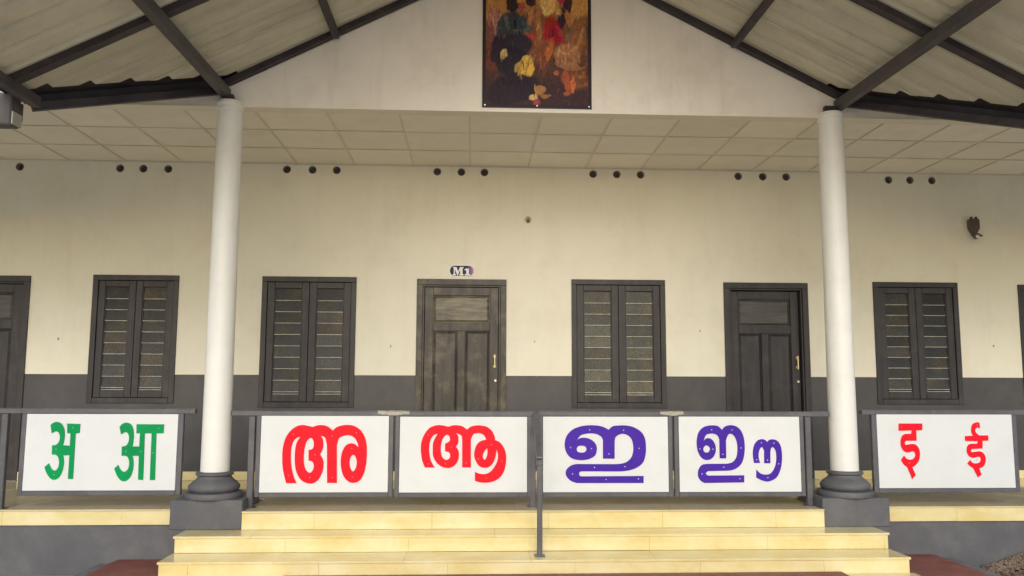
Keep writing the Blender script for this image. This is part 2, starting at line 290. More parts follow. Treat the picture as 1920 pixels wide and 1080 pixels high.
# steps : grey core, then separate tiles
steps = struct(B('steps', m_grout, None, (-2.145, 3.155, -2.285, -2.0, -.5, -.158), (-2.145, 3.155, -2.585, -2.29, -.5, -.278), (-1.735, 2.775, -2.035, -1.75, -.45, -.018)))
def tile_mesh(lx, ly, lz, M, bev=.0015):
    bm = bmesh.new(); box(bm, 0, lx, 0, ly, 0, lz, bev); bmesh.ops.recalc_face_normals(bm, faces=bm.faces[:])
    me = bpy.data.meshes.new('step_tile'); bm.to_mesh(me); bm.free(); me.materials.append(M); return me
def lay(parent, name, x0, x1, y0, ly, z0, lz, M, pitch=.6, off=0., jit=.0006):
    """a row of separate tiles from x0 to x1, cut at the ends, with 2.5 mm joints"""
    x = x0-off; cache = {}
    while x < x1-.01:
        a, b = max(x, x0), min(x+pitch, x1); w = round(b-a-.0008, 4)
        if w > .02:
            if w not in cache: cache[w] = tile_mesh(w, ly, lz, M)
            o = bpy.data.objects.new(name, cache[w]); COL.objects.link(o); o.parent = parent
            o.location = (a+.0004, y0+R.uniform(-jit, jit), z0+R.uniform(-jit, jit))
        x += pitch
lay(steps, 'step_tile', -1.75, 2.79, -2.048, .012, -.138, .122, m_yel, .9, .35)     # risers
lay(steps, 'step_tile', -2.16, 3.17, -2.300, .012, -.258, .102, m_yel, .9, .1)
lay(steps, 'step_tile', -2.16, 3.17, -2.600, .012, -.378, .102, m_yel, .9, .7)
lay(steps, 'step_tile', -2.17, 3.18, -2.308, .272, -.155, .016, m_yel, .9, .35)     # treads
lay(steps, 'step_tile', -2.17, 3.18, -2.608, .305, -.275, .016, m_yel, .9, .1)
lay(steps, 'step_tile', -2.17, 3.20, -2.92, .318, -.379, .012, m_yel, .9, .7)
B('step_side', m_yel, steps, (-2.157, -2.147, -2.585, -2.29, -.378, -.277), (3.157, 3.167, -2.585, -2.29, -.378, -.277), (-2.157, -2.147, -2.287, -2.05, -.378, -.157), (3.157, 3.167, -2.287, -2.05, -.378, -.157))
mt = struct(B('entrance_mat', m_red, None, (-1.3, 2.66, -2.95, -2.612, -.366, -.352), bev=.003)); del mt['kind']
mt['label'] = 'long dull red mat lying at the foot of the yellow steps'; mt['category'] = 'mat'

vf = struct(B('veranda_floor', m_kerb, None, (-9, 10, -1.90, .6, -.45, -.016)))
for j, yy in enumerate((-1.318, -.718, -.118)):
    lay(vf, 'floor_tile', -8.4, 9.6, yy, .5975, -.014, .014, m_floor, .6, 0, .0002)
lay(vf, 'floor_tile', -8.4, -2.31, -1.925, .605, -.014, .014, m_floor, .6, 0, .0002)
lay(vf, 'floor_tile', 3.33, 9.6, -1.925, .605, -.014, .014, m_floor, .6, .27, .0002)
lay(vf, 'floor_tile', -1.75, 2.79, -2.055, .735, -.014, .014, m_floor, .6, .3, .0002)

# ------------------------------------------------------------------ the school building
DZ = 1.055
bld = thing('school_building', 'school block with cream wall, dark grey lower band, wooden doors and louvred windows', 'building', (0, 0, 0))
WINS = [(-3.885, -3.02, .765, 2.07), (-2.175, -1.207, .725, 2.07), (1.035, 2.03, .725, 2.068), (4.275, 5.208, .77, 2.07)]
DOORS = [(-5.45, -4.507, 0, 2.052), (-.583, .352, 0, 2.058), (2.655, 3.565, 0, 2.05), (5.875, 6.80, 0, 2.055)]
HX = [-4.96, -4.70, -3.683, -3.445, -3.19, -1.965, -1.698, -1.445, -.388, -.133, .112, 1.275, 1.530, 1.787, 2.85, 3.118, 3.376, 4.509, 4.747, 4.992, 6.10, 6.34, 6.58]
HX = sorted(HX); HZ = lambda x: 3.205 if abs(x-.5) < 3.5 else 3.190
HR = .041
def wall_strip(z0, z1, y=0.0, th=.2, x0=-9., x1=10., openings=()):
    """front skin of a wall with real openings; each opening (a,b,c,d) gets reveals"""
    bm = bmesh.new()
    zs = sorted({z0, z1} | {min(max(o[i], z0), z1) for o in openings for i in (2, 3)})
    xs = sorted({x0, x1} | {o[i] for o in openings for i in (0, 1)})
    for za, zb in zip(zs, zs[1:]):
        if zb-za < 1e-5: continue
        for xa, xb in zip(xs, xs[1:]):
            cx, cz = (xa+xb)/2, (za+zb)/2
            if any(o[0] < cx < o[1] and o[2] < cz < o[3] for o in openings): continue
            bm.faces.new([bm.verts.new(p) for p in ((xa, y, za), (xb, y, za), (xb, y, zb), (xa, y, zb))])
    for a, b, c, d in openings:
        c2, d2 = max(c, z0), min(d, z1)
        if d2 <= c2: continue
        for x in (a, b): bm.faces.new([bm.verts.new(p) for p in ((x, y, c2), (x, y+th, c2), (x, y+th, d2), (x, y, d2))])
        if c >= z0: bm.faces.new([bm.verts.new(p) for p in ((a, y, c), (b, y, c), (b, y+th, c), (a, y+th, c))])
        if d <= z1: bm.faces.new([bm.verts.new(p) for p in ((a, y, d), (b, y, d), (b, y+th, d), (a, y+th, d))])
    bmesh.ops.remove_doubles(bm, verts=bm.verts[:], dist=1e-5)
    return bm
OPS = WINS+DOORS
obj('lower_wall', wall_strip(.0, DZ, openings=OPS), m_dado, bld, label='dark grey painted lower band of the back wall')
bm = wall_strip(DZ, 3.15, openings=OPS)
# top strip with round vent openings
zt0, zt1 = 3.15, 3.30
xs = [-9.]
for x in HX: xs += [x-.055, x+.055]
xs.append(10.)
for k, (a, b) in enumerate(zip(xs, xs[1:])):
    if k % 2 == 0:
        bm.faces.new([bm.verts.new(p) for p in ((a, 0, zt0), (b, 0, zt0), (b, 0, zt1), (a, 0, zt1))])
    else:
        cx = (a+b)/2; cz = HZ(cx); seg = 24
        inner, outer = [], []
        for i in range(seg):
            t = 2*math.pi*(i+.5)/seg; c, s = math.cos(t), math.sin(t)
            inner.append(bm.verts.new((cx+c*HR, 0, cz+s*HR)))
            hx = .055; up = (zt1-cz) if s > 0 else (cz-zt0)
            k_ = min(hx/abs(c) if abs(c) > 1e-6 else 9, up/abs(s) if abs(s) > 1e-6 else 9)
            outer.append(bm.verts.new((cx+c*k_, 0, cz+s*k_)))
        for i in range(seg):
            j = (i+1) % seg
            bm.faces.new((inner[i], inner[j], outer[j], outer[i]))
            p, q = outer[i].co, outer[j].co
            if abs(p.x-q.x) > 1e-5 and abs(p.z-q.z) > 1e-5:      # corner of the square
                cxr = max(p.x, q.x) if p.x > cx else min(p.x, q.x); czr = zt1 if p.z > cz else zt0
                bm.faces.new((outer[i], outer[j], bm.verts.new((cxr, 0, czr))))
obj('wall', bm, m_cream, bld, label='cream painted upper part of the back wall')
# vent pipes
bm = bmesh.new()
seg = 20
prof = [(.042, .003), (.042, -.002), (.0385, -.002), (.037, .055)]
rr = [[bm.verts.new((math.cos(2*math.pi*i/seg)*r, y, math.sin(2*math.pi*i/seg)*r)) for i in range(seg)] for r, y in prof]
for a, b in zip(rr, rr[1:]):
    for i in range(seg): f = bm.faces.new((a[i], a[(i+1) % seg], b[(i+1) % seg], b[i])); f.smooth = True; f.material_index = 0
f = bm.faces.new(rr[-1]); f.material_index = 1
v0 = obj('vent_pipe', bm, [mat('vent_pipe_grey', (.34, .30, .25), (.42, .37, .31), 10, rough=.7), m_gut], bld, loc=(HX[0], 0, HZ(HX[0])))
for x in HX[1:]: inst(v0, 'vent_pipe', bld, (x, 0, HZ(x)))
# skirting
x = -9.
gaps = [(a, b) for a, b, c, d in DOORS]
segs = []; cur = -9.
for a, b in sorted(gaps): segs.append((cur, a)); cur = b
segs.append((cur, 10.))
for a, b in segs: lay(bld, 'skirting_tile', a, b, -.012, .010, .001, .085, m_yel, .6, 0, .0003)
# side and back shell, room floor
B('building_shell', m_interior, bld, (-9.2, -9, -.0, 5, -.5, 3.5), (10, 10.2, 0, 5, -.5, 3.5), (-9, 10, 4.8, 5, -.5, 3.5), (-9, 10, .21, 4.8, -.2, -.02), (-9, 10, .21, 4.8, 3.32, 3.42))
# plinth walls at both sides of the steps, yellow edge tiles above
B('plinth_wall', m_plinth, bld, (-9, -2.31, -1.905, -1.6, -.6, -.118)); B('plinth_wall', m_plinth, bld, (3.335, 10, -1.905, -1.6, -.6, -.118))
lay(bld, 'edge_tile', -9, -2.315, -1.922, .012, -.118, .103, m_yel, .9, 0)
lay(bld, 'edge_tile', 3.338, 10, -1.922, .012, -.118, .103, m_yel, .9, .3)

# ---- windows
def frame_bm(w, h, t, y0, y1, bottom=True, bev=.003):
    bm = bmesh.new()
    box(bm, 0, t, y0, y1, 0, h-t, bev); box(bm, w-t, w, y0, y1, 0, h-t, bev); box(bm, 0, w, y0-.002, y1, h-t, h, bev)
    if bottom: box(bm, t+.0005, w-t-.0005, y0-.001, y1, 0, t, bev)
    return bm
def make_window(x0, x1, z0, z1, glass, label, wood=m_wood):
    w, h = x1-x0, z1-z0; t = .055
    wn = obj('window', frame_bm(w, h, t, -.012, .10), wood, bld, loc=(x0, 0, z0), label=label)
    sw = (w-2*t)/2; sh = h-2*t; st = .072 if sw > .41 else .066
    pane = None
    for k in range(2):
        sx = t+k*sw+.002; s_w = sw-.004
        bm = bmesh.new(); ya, yb = .004, .042
        z_0, z_1 = t+.003, t+sh-.003
        box(bm, sx, sx+st, ya, yb, z_0, z_1, .003); box(bm, sx+s_w-st, sx+s_w, ya, yb, z_0, z_1, .003)
        box(bm, sx+st+.0005, sx+s_w-st-.0005, ya+.002, yb, z_0, z_0+.075, .003); box(bm, sx+st+.0005, sx+s_w-st-.0005, ya+.002, yb, z_1-.062, z_1, .003)
        # thin inner bead
        a, b, c, d = sx+st+.0005, sx+s_w-st-.0005, z_0+.0755, z_1-.0625
        box(bm, a, a+.008, .012, .036, c, d, .001); box(bm, b-.008, b, .012, .036, c, d, .001)
        obj('sash', bm, wood, wn)
        gx0, gx1 = a+.0085, b-.0085; gh = (d-c)/9.3
        for i in range(10):
            zt = d-i*gh; hh = gh+.012 if i < 9 else gh*.3
            if hh < .02: continue
            key = round(hh, 4)
            bm = bmesh.new()
            # tilted pane: top inside, bottom edge proud
            yt, yb_ = .034, .020; thk = .005
            P = [(gx0, yt, zt+.004), (gx1, yt, zt+.004), (gx1, yb_, zt-hh), (gx0, yb_, zt-hh)]
            vA = [bm.verts.new(p) for p in P]; vB = [bm.verts.new((p[0], p[1]-thk, p[2])) for p in P]
            f = bm.faces.new(vB); f.material_index = 0; bm.faces.new(vA[::-1])
            for q in range(4):
                f = bm.faces.new((vA[q], vA[(q+1) % 4], vB[(q+1) % 4], vB[q])); f.material_index = 1 if q == 2 else 0
            e0 = 0.0045
            box(bm, gx0, gx1, yb_-thk-.0015, yb_-thk-.0003, zt-hh, zt-hh+e0, mi=1)
            obj('glass_louvre', bm, [glass, m_edge], wn)
    # dark sheet standing in for the unlit room behind
    B('dark_room_sheet', m_dark, wn, (.02, w-.02, .12, .13, .02, h-.02))
    return wn
make_window(*WINS[0], m_glass, 'window at the far left, between the left door and the left column')
make_window(*WINS[1], m_glass, 'window between the left column and the worn central door')
make_window(*WINS[2], m_glassg, 'window with a pale greenish reflection painted into its louvres right of the worn central door', wood=m_wood)
make_window(*WINS[3], m_glass, 'window to the right of the right column')

# ---- doors
def make_door(x0, x1, z0, z1, label, wood, panelw, panelh, inset=.02, hinge=False):
    w, h = x1-x0, z1-z0; t = .062
    bm = frame_bm(w, h, t, -.014, .12, bottom=False)
    # inner moulding step of the frame
    box(bm, t+.0005, t+.018, .004, .11, 0, h-t-.018, .002); box(bm, w-t-.018, w-t-.0005, .004, .11, 0, h-t-.018, .002)
    box(bm, t+.0005, w-t-.0005, .003, .11, h-t-.0175, h-t-.0005, .002)
    dr = obj('door', bm, wood, bld, loc=(x0, 0, z0), label=label)
    a, b = t+.022, w-t-.022; y0, y1 = inset, inset+.045; lw = b-a
    top = h-t-.022; s = .088
    zp1, zp0 = top-.085, top-.085-.285          # upper panel
    zq1 = zp0-.085; zq0 = .22                   # lower panels
    mid = (a+b)/2; ms = .038
    bm = bmesh.new()
    bx = [(a, a+s, .01, top), (b-s, b, .01, top)]
    for p in bx: box(bm, p[0], p[1], y0, y1, p[2], p[3], .003)
    for zz in ((zp1, top), (zq1, zp0), (.01, zq0)): box(bm, a+s+.0006, b-s-.0006, y0+.001, y1, zz[0], zz[1], .003)
    box(bm, mid-ms, mid+ms, y0+.0015, y1, zq0+.0006, zq1-.0006, .003)
    obj('door_leaf', bm, wood, dr)
    def panel(xa, xb, za, zb, M):
        bm = bmesh.new(); yb = y0+.016; g_ = .007; r_ = .028
        box(bm, xa, xb, yb+.006, y1-.004, za, zb)
        # raised field with sloped margins
        O = [(xa+g_, za+g_), (xb-g_, za+g_), (xb-g_, zb-g_), (xa+g_, zb-g_)]
        I = [(xa+r_, za+r_), (xb-r_, za+r_), (xb-r_, zb-r_), (xa+r_, zb-r_)]
        vo = [bm.verts.new((x, yb+.003, z)) for x, z in O]; vi = [bm.verts.new((x, y0+.005, z)) for x, z in I]; vk = [bm.verts.new((x, yb+.007, z)) for x, z in O]
        bm.faces.new(vi)
        for i in range(4):
            j = (i+1) % 4; bm.faces.new((vo[i], vo[j], vi[j], vi[i])); bm.faces.new((vk[i], vk[j], vo[j], vo[i]))
        obj('door_panel', bm, M, dr)
    panel(a+s+.001, b-s-.001, zp0+.001, zp1-.001, panelh)
    panel(a+s+.001, mid-ms-.001, zq0+.001, zq1-.001, panelw); panel(mid+ms+.001, b-s-.001, zq0+.001, zq1-.001, panelw)
    # pull handle and lock
    hx = (a+.035) if hinge else b-.035; bm = bmesh.new()
    for zz in (1.155, 1.255): cyl(bm, (hx, y0-.03, zz), .006, .032, 'y', 10)
    cyl(bm, (hx, y0-.034, 1.135), .008, .14, 'z', 12)
    cyl(bm, (hx, y0-.004, 1.155), .014, .005, 'y', 14); cyl(bm, (hx, y0-.004, 1.255), .014, .005, 'y', 14)
    obj('handle', bm, m_brass, dr)
    bm = bmesh.new(); cyl(bm, (hx+.008, y0-.006, 1.005), .012, .008, 'y', 16); obj('lock', bm, m_screw, dr)
    B('threshold', m_kerb, dr, (.004, w-.004, -.03, .12, .001, .009))
    B('door_backing', m_dark, dr, (.02, w-.02, .125, .135, .0, h-.02))
    return dr
make_door(*DOORS[0], 'dark door at the left edge of the photo', m_wood, m_wood, m_woodh2, hinge=True)
make_door(*DOORS[1], 'worn central door with pale scuffed top panel under the M1 plate', m_woodw, m_woodw, m_woodh)
make_door(*DOORS[2], 'dark smooth door just left of the right column', m_wood, m_wood, m_woodh2, inset=.06)
make_door(*DOORS[3], 'dark door at the right edge of the photo', m_wood, m_wood, m_woodh2)
# small scuffs and nail stubs on the wall
bm = bmesh.new()
for (x, z, s) in ((-.841, 1.361, .018), (.646, 1.413, .014), (2.393, 1.535, .012), (5.567, 1.396, .016), (-4.196, 1.418, .02)):
    cyl(bm, (x, -.012, z), .004, .014, 'y', 8); box(bm, x-.003, x+.003, -.013, -.008, z-s, z+.004)
obj('wall_hook', bm, m_gut, bld)

# ---- gable wall and eaves wall
RX, RZ, RM = .531, 4.745, .508
zr = lambda x: RZ-RM*abs(x-RX)
GY = -1.83
bm = bmesh.new()
pts = [(-2.115, 3.27), (3.165, 3.27), (3.165, zr(3.165)), (RX, RZ), (-2.115, zr(-2.115))]
f = [bm.verts.new((x, GY, z)) for x, z in pts]; k = [bm.verts.new((x, GY+.11, z)) for x, z in pts]
bm.faces.new(f); bm.faces.new(k[::-1])
for i in range(5): bm.faces.new((f[i], f[(i+1) % 5], k[(i+1) % 5], k[i]))
obj('gable_wall', bm, m_gable, bld)
B('eaves_wall', m_gable, bld, (-9, -2.117, GY+.01, GY+.11, 3.27, 3.54)); B('eaves_wall', m_gable, bld, (3.167, 10, GY+.01, GY+.11, 3.27, 3.54))
B('ceiling_trim', m_trim, bld, (-9, 10, GY-.004, GY+.112, 3.262, 3.2698))

# ---- ceiling of separate boards in bars
ceil = struct(B('ceiling', m_interior, None, (-9, 10, GY+.112, -.001, 3.285, 3.297)))
gx = [-.04+.6*k for k in range(-14, 17)]
LX = {-7: -4.205, -6: -3.628, -5: -3.046, -4: -2.456, -3: -1.861, -2: -1.257, -1: -.640, 0: -.040, 1: .577, 2: 1.19, 3: 1.79, 4: 2.41, 5: 3.00, 6: 3.61, 7: 4.215, 8: 4.80, 9: 5.38, 10: 5.98}
gx = [LX.get(k, -.04+.6*k) for k in range(-14, 17)]
gy = [GY+.115, -1.19, -.59, -.003]
tc_ = {}
for i in range(len(gx)-1):
    for j in range(3):
        w, l = round(gx[i+1]-gx[i]-.012, 3), round(gy[j+1]-gy[j]-.012, 3)
        if (w, l) not in tc_: tc_[(w, l)] = tile_mesh(w, l, .012, m_tile_c, .002)
        o = bpy.data.objects.new('ceiling_tile', tc_[(w, l)]); COL.objects.link(o); o.parent = ceil
        o.location = (gx[i]+.006, gy[j]+.006, 3.270+R.uniform(-.0008, .0012))
for x in gx: B('ceiling_bar', m_bar, ceil, (x-.009, x+.009, gy[0], gy[-1], 3.2625, 3.2685))
for y in gy[:3]: B('ceiling_bar', m_bar, ceil, (gx[0], gx[-1], y-.008, y+.008, 3.2632, 3.2690))
B('ceiling_bar', m_bar, ceil, (gx[0], gx[-1], -.018, -.001, 3.2600, 3.2685))

# ------------------------------------------------------------------ main roof and porch roof
def slab(bm, pts, th):
    a = [bm.verts.new(p) for p in pts]; b = [bm.verts.new((p[0], p[1], p[2]+th)) for p in pts]; n = len(pts)
    bm.faces.new(a); bm.faces.new(b[::-1])
    for i in range(n): bm.faces.new((a[i], a[(i+1) % n], b[(i+1) % n], b[i]))
VC = .84                      # valley line: |x-RX| = VC - y
EV = 3.72                     # half span to the eaves
zv = lambda y: RZ+.06-RM*(VC-y)
bm = bmesh.new()
for s in (-1, 1):
    P = [(RX+s*EV, VC-EV), (RX+s*.02, VC), (RX+s*.02, 2.6), (RX+s*9.4, 2.6), (RX+s*9.4, VC-EV)]
    slab(bm, [(x, y, zv(y)) for x, y in P], .02)
    slab(bm, [(x, y, z) for x, y, z in ((RX, 2.6, zv(2.6)), (RX+s*9.4, 2.6, zv(2.6)), (RX+s*9.4, 6, zv(2.6)-1.7), (RX, 6, zv(2.6)-1.7))], .02)
obj('main_roof', bm, m_sheet, bld)
for s, x0, x1 in ((-1, -9, RX-EV+.04), (1, RX+EV-.04, 10)):
    ye = VC-EV
    o = B('eaves_gutter', m_gut, bld, (x0, x1, ye-.13, ye-.005, zv(ye)-.195, zv(ye)+.025), bev=.01)
    B('gutter_end_cap', m_cap, o, ((x1+.001, x1+.012) if s < 0 else (x0-.012, x0-.001))+(ye-.125, ye-.01, zv(ye)-.19, zv(ye)-.10), bev=.002)
    B('fascia_board', m_gut, bld, (x0, x1, ye, ye+.02, zv(ye)-.13, zv(ye)-.01))

roof = thing('porch_roof', 'gabled porch roof of corrugated sheets on dark steel rafters and beams', 'roof', (RX, -3, 3.3))
RO = Vector((RX, -3, 3.3))
YF = -4.75
def rb(name, M, fn, label=None):
    bm = bmesh.new(); fn(bm); bmesh.ops.translate(bm, verts=bm.verts[:], vec=-RO); return obj(name, bm, M, roof, label=label)
# corrugated sheets: ribs run down the slope
def rib(y):
    t = (y*5.0) % 1.0          # 200 mm pitch, trapezoid
    if t < .30: return 0.
    if t < .42: return (t-.30)/.12
    if t < .58: return 1.
    if t < .70: return (.70-t)/.12
    return 0.
def sheet(s, ya, yb, lapz):
    def fn(bm):
        ys = [ya]; y = ya
        bp = (0, .30, .42, .58, .70)
        k0 = math.floor(ya*5)-1
        c = sorted({round((k+b)/5, 5) for k in range(k0, k0+12) for b in bp})
        ys += [v for v in c if ya+.001 < v < yb-.001]+[yb]
        rows = []
        for y in ys:
            lim = EV-.02 if y < VC-.21-EV else max(.02, VC-.21-y)
            zz = lambda d: RZ+.058+lapz-RM*d+rib(y)*.030
            a, b = .03, lim; n = 5
            rows.append([(bm.verts.new((RX+s*(a+(b-a)*i/n), y, zz(a+(b-a)*i/n)+.003*math.sin(i*2.1+y*3))), ) for i in range(n+1)])
        for r0, r1 in zip(rows, rows[1:]):
            for i in range(5): bm.faces.new((r0[i][0], r0[i+1][0], r1[i+1][0], r1[i][0]))
        geo = bmesh.ops.extrude_face_region(bm, geom=bm.faces[:])
        bmesh.ops.translate(bm, verts=[g_ for g_ in geo['geom'] if isinstance(g_, bmesh.types.BMVert)], vec=(0, 0, .0015))
    return fn
edges = [-1.55, -2.35, -3.15, -3.95, -4.80]
for s in (-1, 1):
    for k, (b, a) in enumerate(zip(edges, edges[1:])):
        rb('roof_sheet', m_sheet, sheet(s, a-.03, b, .004*(k % 2)))
def ridge(bm):
    for s in (-1, 1): beam(bm, (RX+s*.09, -4.8, RZ+.062-RM*.09+.035), (RX+s*.09, .5, RZ+.062-RM*.09+.035), .19, .003, up=(s*RM, 0, 1))
rb('ridge_cap', m_steel, ridge)
# rafters
def rafter(s, y, w=.07, h=.055):
    nx = s*RM; L_ = math.sqrt(1+RM*RM)
    def fn(bm):
        o = h/2*L_
        a = (RX+s*.01, y, RZ+o+.0); b = (RX+s*(EV-.1), y, RZ-RM*(EV-.1)+o)
        beam(bm, a, b, w, h, up=(nx, 0, 1), bev=.003)
    return fn
for s in (-1, 1):
    rb('rafter', m_steel, lambda bm, s=s: beam(bm, (RX+s*.01, GY-.028, RZ+.033), (RX+s*2.66, GY-.028, RZ-RM*2.66+.033), .05, .052, up=(s*RM, 0, 1), bev=.003))
    for y in (-3.20, -4.62): rb('rafter', m_steel, rafter(s, y, .075))
# purlins and the two beams that come forward off the column heads
for s in (-1, 1):
    for d in (1.70,):
        rb('purlin', m_steel, lambda bm, s=s, d=d: beam(bm, (RX+s*d, GY-.03, RZ-RM*d+.004), (RX+s*d, YF, RZ-RM*d+.004), .055, .05, bev=.003))
    xb = -2.06 if s < 0 else 3.125
    rb('main_beam', m_steel2, lambda bm, xb=xb: beam(bm, (xb, GY-.02, 3.362), (xb+(-.05 if xb < 0 else .1), YF, 3.375), .068, .09, bev=.005))
    xe = RX+s*(EV-.14)
    rb('eaves_beam', m_steel2, lambda bm, xe=xe, s=s: beam(bm, (xe, -2.88, RZ-RM*(EV-.14)-.01), (xe, YF, RZ-RM*(EV-.14)-.01), .06, .08, bev=.005))
    # valley: dark flashing above the sheet ends and a beam under it, 45 degrees in plan
    def vpt(d, off=0): return (RX+s*d, VC-d, RZ-RM*d+off)
    def flash(bm, s=s):
        for k in (0, 1):
            d0, d1 = 1.95, EV+.02
            q = .36
            if k == 0: P = [vpt(d0, .095), vpt(d1, .095), (RX+s*(d1), VC-d1-q, RZ-RM*(d1)+.095), (RX+s*(d0), VC-d0-q, RZ-RM*(d0)+.095)]
            else: P = [vpt(d0, .095), vpt(d1, .095), (RX+s*(d1+q), VC-d1, RZ-RM*(d1)+.095), (RX+s*(d0+q), VC-d0, RZ-RM*(d0)+.095)]
            slab(bm, P, .003)
    rb('valley_flashing', m_steel, flash)
    # vertical dark board closing the valley, then beam lower down with a gap
    rb('valley_board', m_steel, lambda bm, s=s, vpt=vpt: beam(bm, vpt(2.45, .078), vpt(EV-.03, .078), .03, .06))
    rb('valley_beam', m_steel, lambda bm, s=s: beam(bm, (RX+s*2.62, -1.83, 3.402), (RX+s*3.62, -2.86, 2.892), .06, .062, bev=.004))

# ------------------------------------------------------------------ columns
def column(x, y, label):
    t = thing('column', label, 'column', (x, y, -.14), 'porch columns')
    o = Vector((x, y, -.14))
    def part(name, bm, M): bmesh.ops.translate(bm, verts=bm.verts[:], vec=-o); return obj(name, bm, M, t)
    bm = bmesh.new(); box(bm, x-.272, x+.272, -2.043, -1.53, -.139, .083, .006); part('plinth', bm, m_plinth)
    bm = bmesh.new(); box(bm, x-.271, x+.271, -2.035, -1.53, -.60, -.1395); part('pier', bm, m_plinth)
    bm = bmesh.new()
    arc = [(.226-.012*0, .127)]
    pr = [(.236, .084), (.238, .088), (.238, .120), (.234, .126), (.212, .130), (.206, .134)]
    for i in range(9):
        a = -math.pi/2+math.pi*.62*i/8; pr.append((.176+.036*math.cos(a), .166+.034*math.sin(a)))
    pr += [(.182, .205), (.162, .218), (.148, .230), (.139, .243), (.137, .250), (.146, .254), (.153, .258), (.156, .266), (.154, .276), (.146, .282), (.124, .284)]
    pr = sorted(pr, key=lambda p: p[1])
    pr = [(r_*.92, z_) for r_, z_ in pr]; lathe(bm, pr, (x, y-.0, 0), 64); part('base', bm, m_plinth)
    bm = bmesh.new(); n = 14; L_ = [( .1105-.009*(i/n)**1.3, .284+(3.203-.284)*i/n) for i in range(n+1)]
    lathe(bm, L_, (x, y, 0), 64); part('shaft', bm, m_white)
    bm = bmesh.new(); lathe(bm, [(r_, z_-.032) for r_, z_ in [(.1018, 3.2352), (.107, 3.240), (.108, 3.256), (.1025, 3.262), (.102, 3.285), (.108, 3.290), (.108, 3.300), (.101, 3.304), (.101, 3.316), (.098, 3.322)]], (x, y, 0), 64); part('capital', bm, m_white)
    bm = bmesh.new(); box(bm, x-.075, x+.055, y-.06, y+.02, 3.2905, 3.302); box(bm, x-.06, x+.03, y-.05, y+.0, 3.3025, 3.345); part('bearing_plate', bm, m_steel)
column(-2.022, -1.86, 'left white round column on a grey moulded base beside the green letter board')
column(3.052, -1.86, 'right white round column on a grey moulded base beside the red letter board')

# ------------------------------------------------------------------ railings
RY = -1.86
def railing(label, x0, x1, zt, posts, frames, rail_patches=(), cap_ends=(), lowbars=()):
    t = thing('railing', label, 'railing', (x0, RY, 0), 'grey steel railings along the veranda edge'); o = Vector((x0, RY, 0))
    def part(name, bm, M=m_rail): bmesh.ops.translate(bm, verts=bm.verts[:], vec=-o); return obj(name, bm, M, t)
    bm = bmesh.new(); box(bm, x0, x1, RY-.028, RY+.028, zt-.042, zt, .005); part('top_rail', bm)
    for px in posts:
        bm = bmesh.new(); box(bm, px-.024, px+.024, RY-.022, RY+.022, .0008, zt-.0425, .004); part('post', bm)
        bm = bmesh.new(); box(bm, px-.045, px+.045, RY-.04, RY+.04, .0004, .006, .001); part('foot_plate', bm)
    for (a, b, za, zb, ft) in frames:
        for q in ((a-ft, a-.001, za-.036, zb+.012), (b+.001, b+ft, za-.036, zb+.012)):
            bm = bmesh.new(); box(bm, q[0], q[1], RY-.024, RY+.015, q[2], q[3], .003); part('frame_bar', bm)
        bm = bmesh.new(); box(bm, a, b, RY-.0245, RY+.015, za-.037, za-.001, .003); part('frame_bar', bm)
        bm = bmesh.new(); box(bm, a, b, RY-.0235, RY+.015, zb+.001, zb+.011, .001); part('frame_bar', bm)
    for (a, b, za, zb) in lowbars:
        bm = bmesh.new(); box(bm, a, b, RY-.018, RY+.018, za, zb, .003); part('lower_bar', bm)
    for (a, b) in rail_patches:
        bm = bmesh.new(); n = 9
        for i in range(n):
            xa, xb = a+(b-a)*i/n, a+(b-a)*(i+1)/n; e = .010*min(i, n-1-i)/3
            box(bm, xa, xb+.0004*(i % 2), RY-.0315, RY-.0285, zt-.022-e*.8-R.uniform(0, .004), zt-.004+R.uniform(0, .003))
            box(bm, xa, xb, RY-.0313, RY+.02, zt+.0004, zt+.0012+R.uniform(0, .002))
        part('rail_patch', bm, m_rail_patch)
    return t
ZL = .727
BO = {  # board rectangles x0,x1,z0,z1
 'h1': (-3.483, -2.317, .138, .730), 'a': (-1.668, -.660, .119, .718), 'aa': (-.573, .447, .116, .713),
 'i': (.574, 1.591, .115, .715), 'ii': (1.679, 2.678, .114, .717), 'h2': (3.325, 4.471, .140, .738)}
railing('railing left of the left column carrying the green letter board', -8.6, -2.188, .773, [-3.655, -5.4, -7.2], [BO['h1']+(.04,)], lowbars=[(-5.3, -3.685, .128, .165), (-7.1, -5.5, .128, .165)])
railing('left half of the middle railing carrying the two red letter boards', -1.906, .515, .757, [-1.742, .492], [BO['a']+(.036,), BO['aa']+(.036,)], rail_patches=[(-.75, -.50)])
railing('right half of the middle railing carrying the two purple letter boards', .535, 2.932, .758, [2.752], [BO['i']+(.036,), BO['ii']+(.036,)], rail_patches=[(1.53, 1.72)])
railing('railing right of the right column carrying the small red letters board', 3.205, 9.4, .773, [4.66, 6.4, 8.2], [BO['h2']+(.04,)], lowbars=[(4.69, 6.3, .128, .165)])
# joining knob at the left end of the middle rails, and rail end flange at the right column
# ---- handrail down the steps
t = thing('handrail', 'short grey handrail running down from the middle railing to a post on the yellow steps', 'handrail', (.5, -2.47, -.259)); o = Vector((.5, -2.47, -.259))
def hp(name, fn):
    bm = bmesh.new(); fn(bm); bmesh.ops.translate(bm, verts=bm.verts[:], vec=-o); obj(name, bm, m_rail, t)
hp('post', lambda bm: box(bm, .481, .519, -2.489, -2.451, -.2584, .405, .004))
hp('foot_plate', lambda bm: box(bm, .462, .538, -2.51, -2.43, -.2588, -.2535, .001))
hp('collar', lambda bm: box(bm, .476, .524, -2.494, -2.446, .385, .425, .005))
hp('sloping_rail', lambda bm: beam(bm, (.518, -1.90, .738), (.501, -2.47, .425), .048, .042, bev=.005))

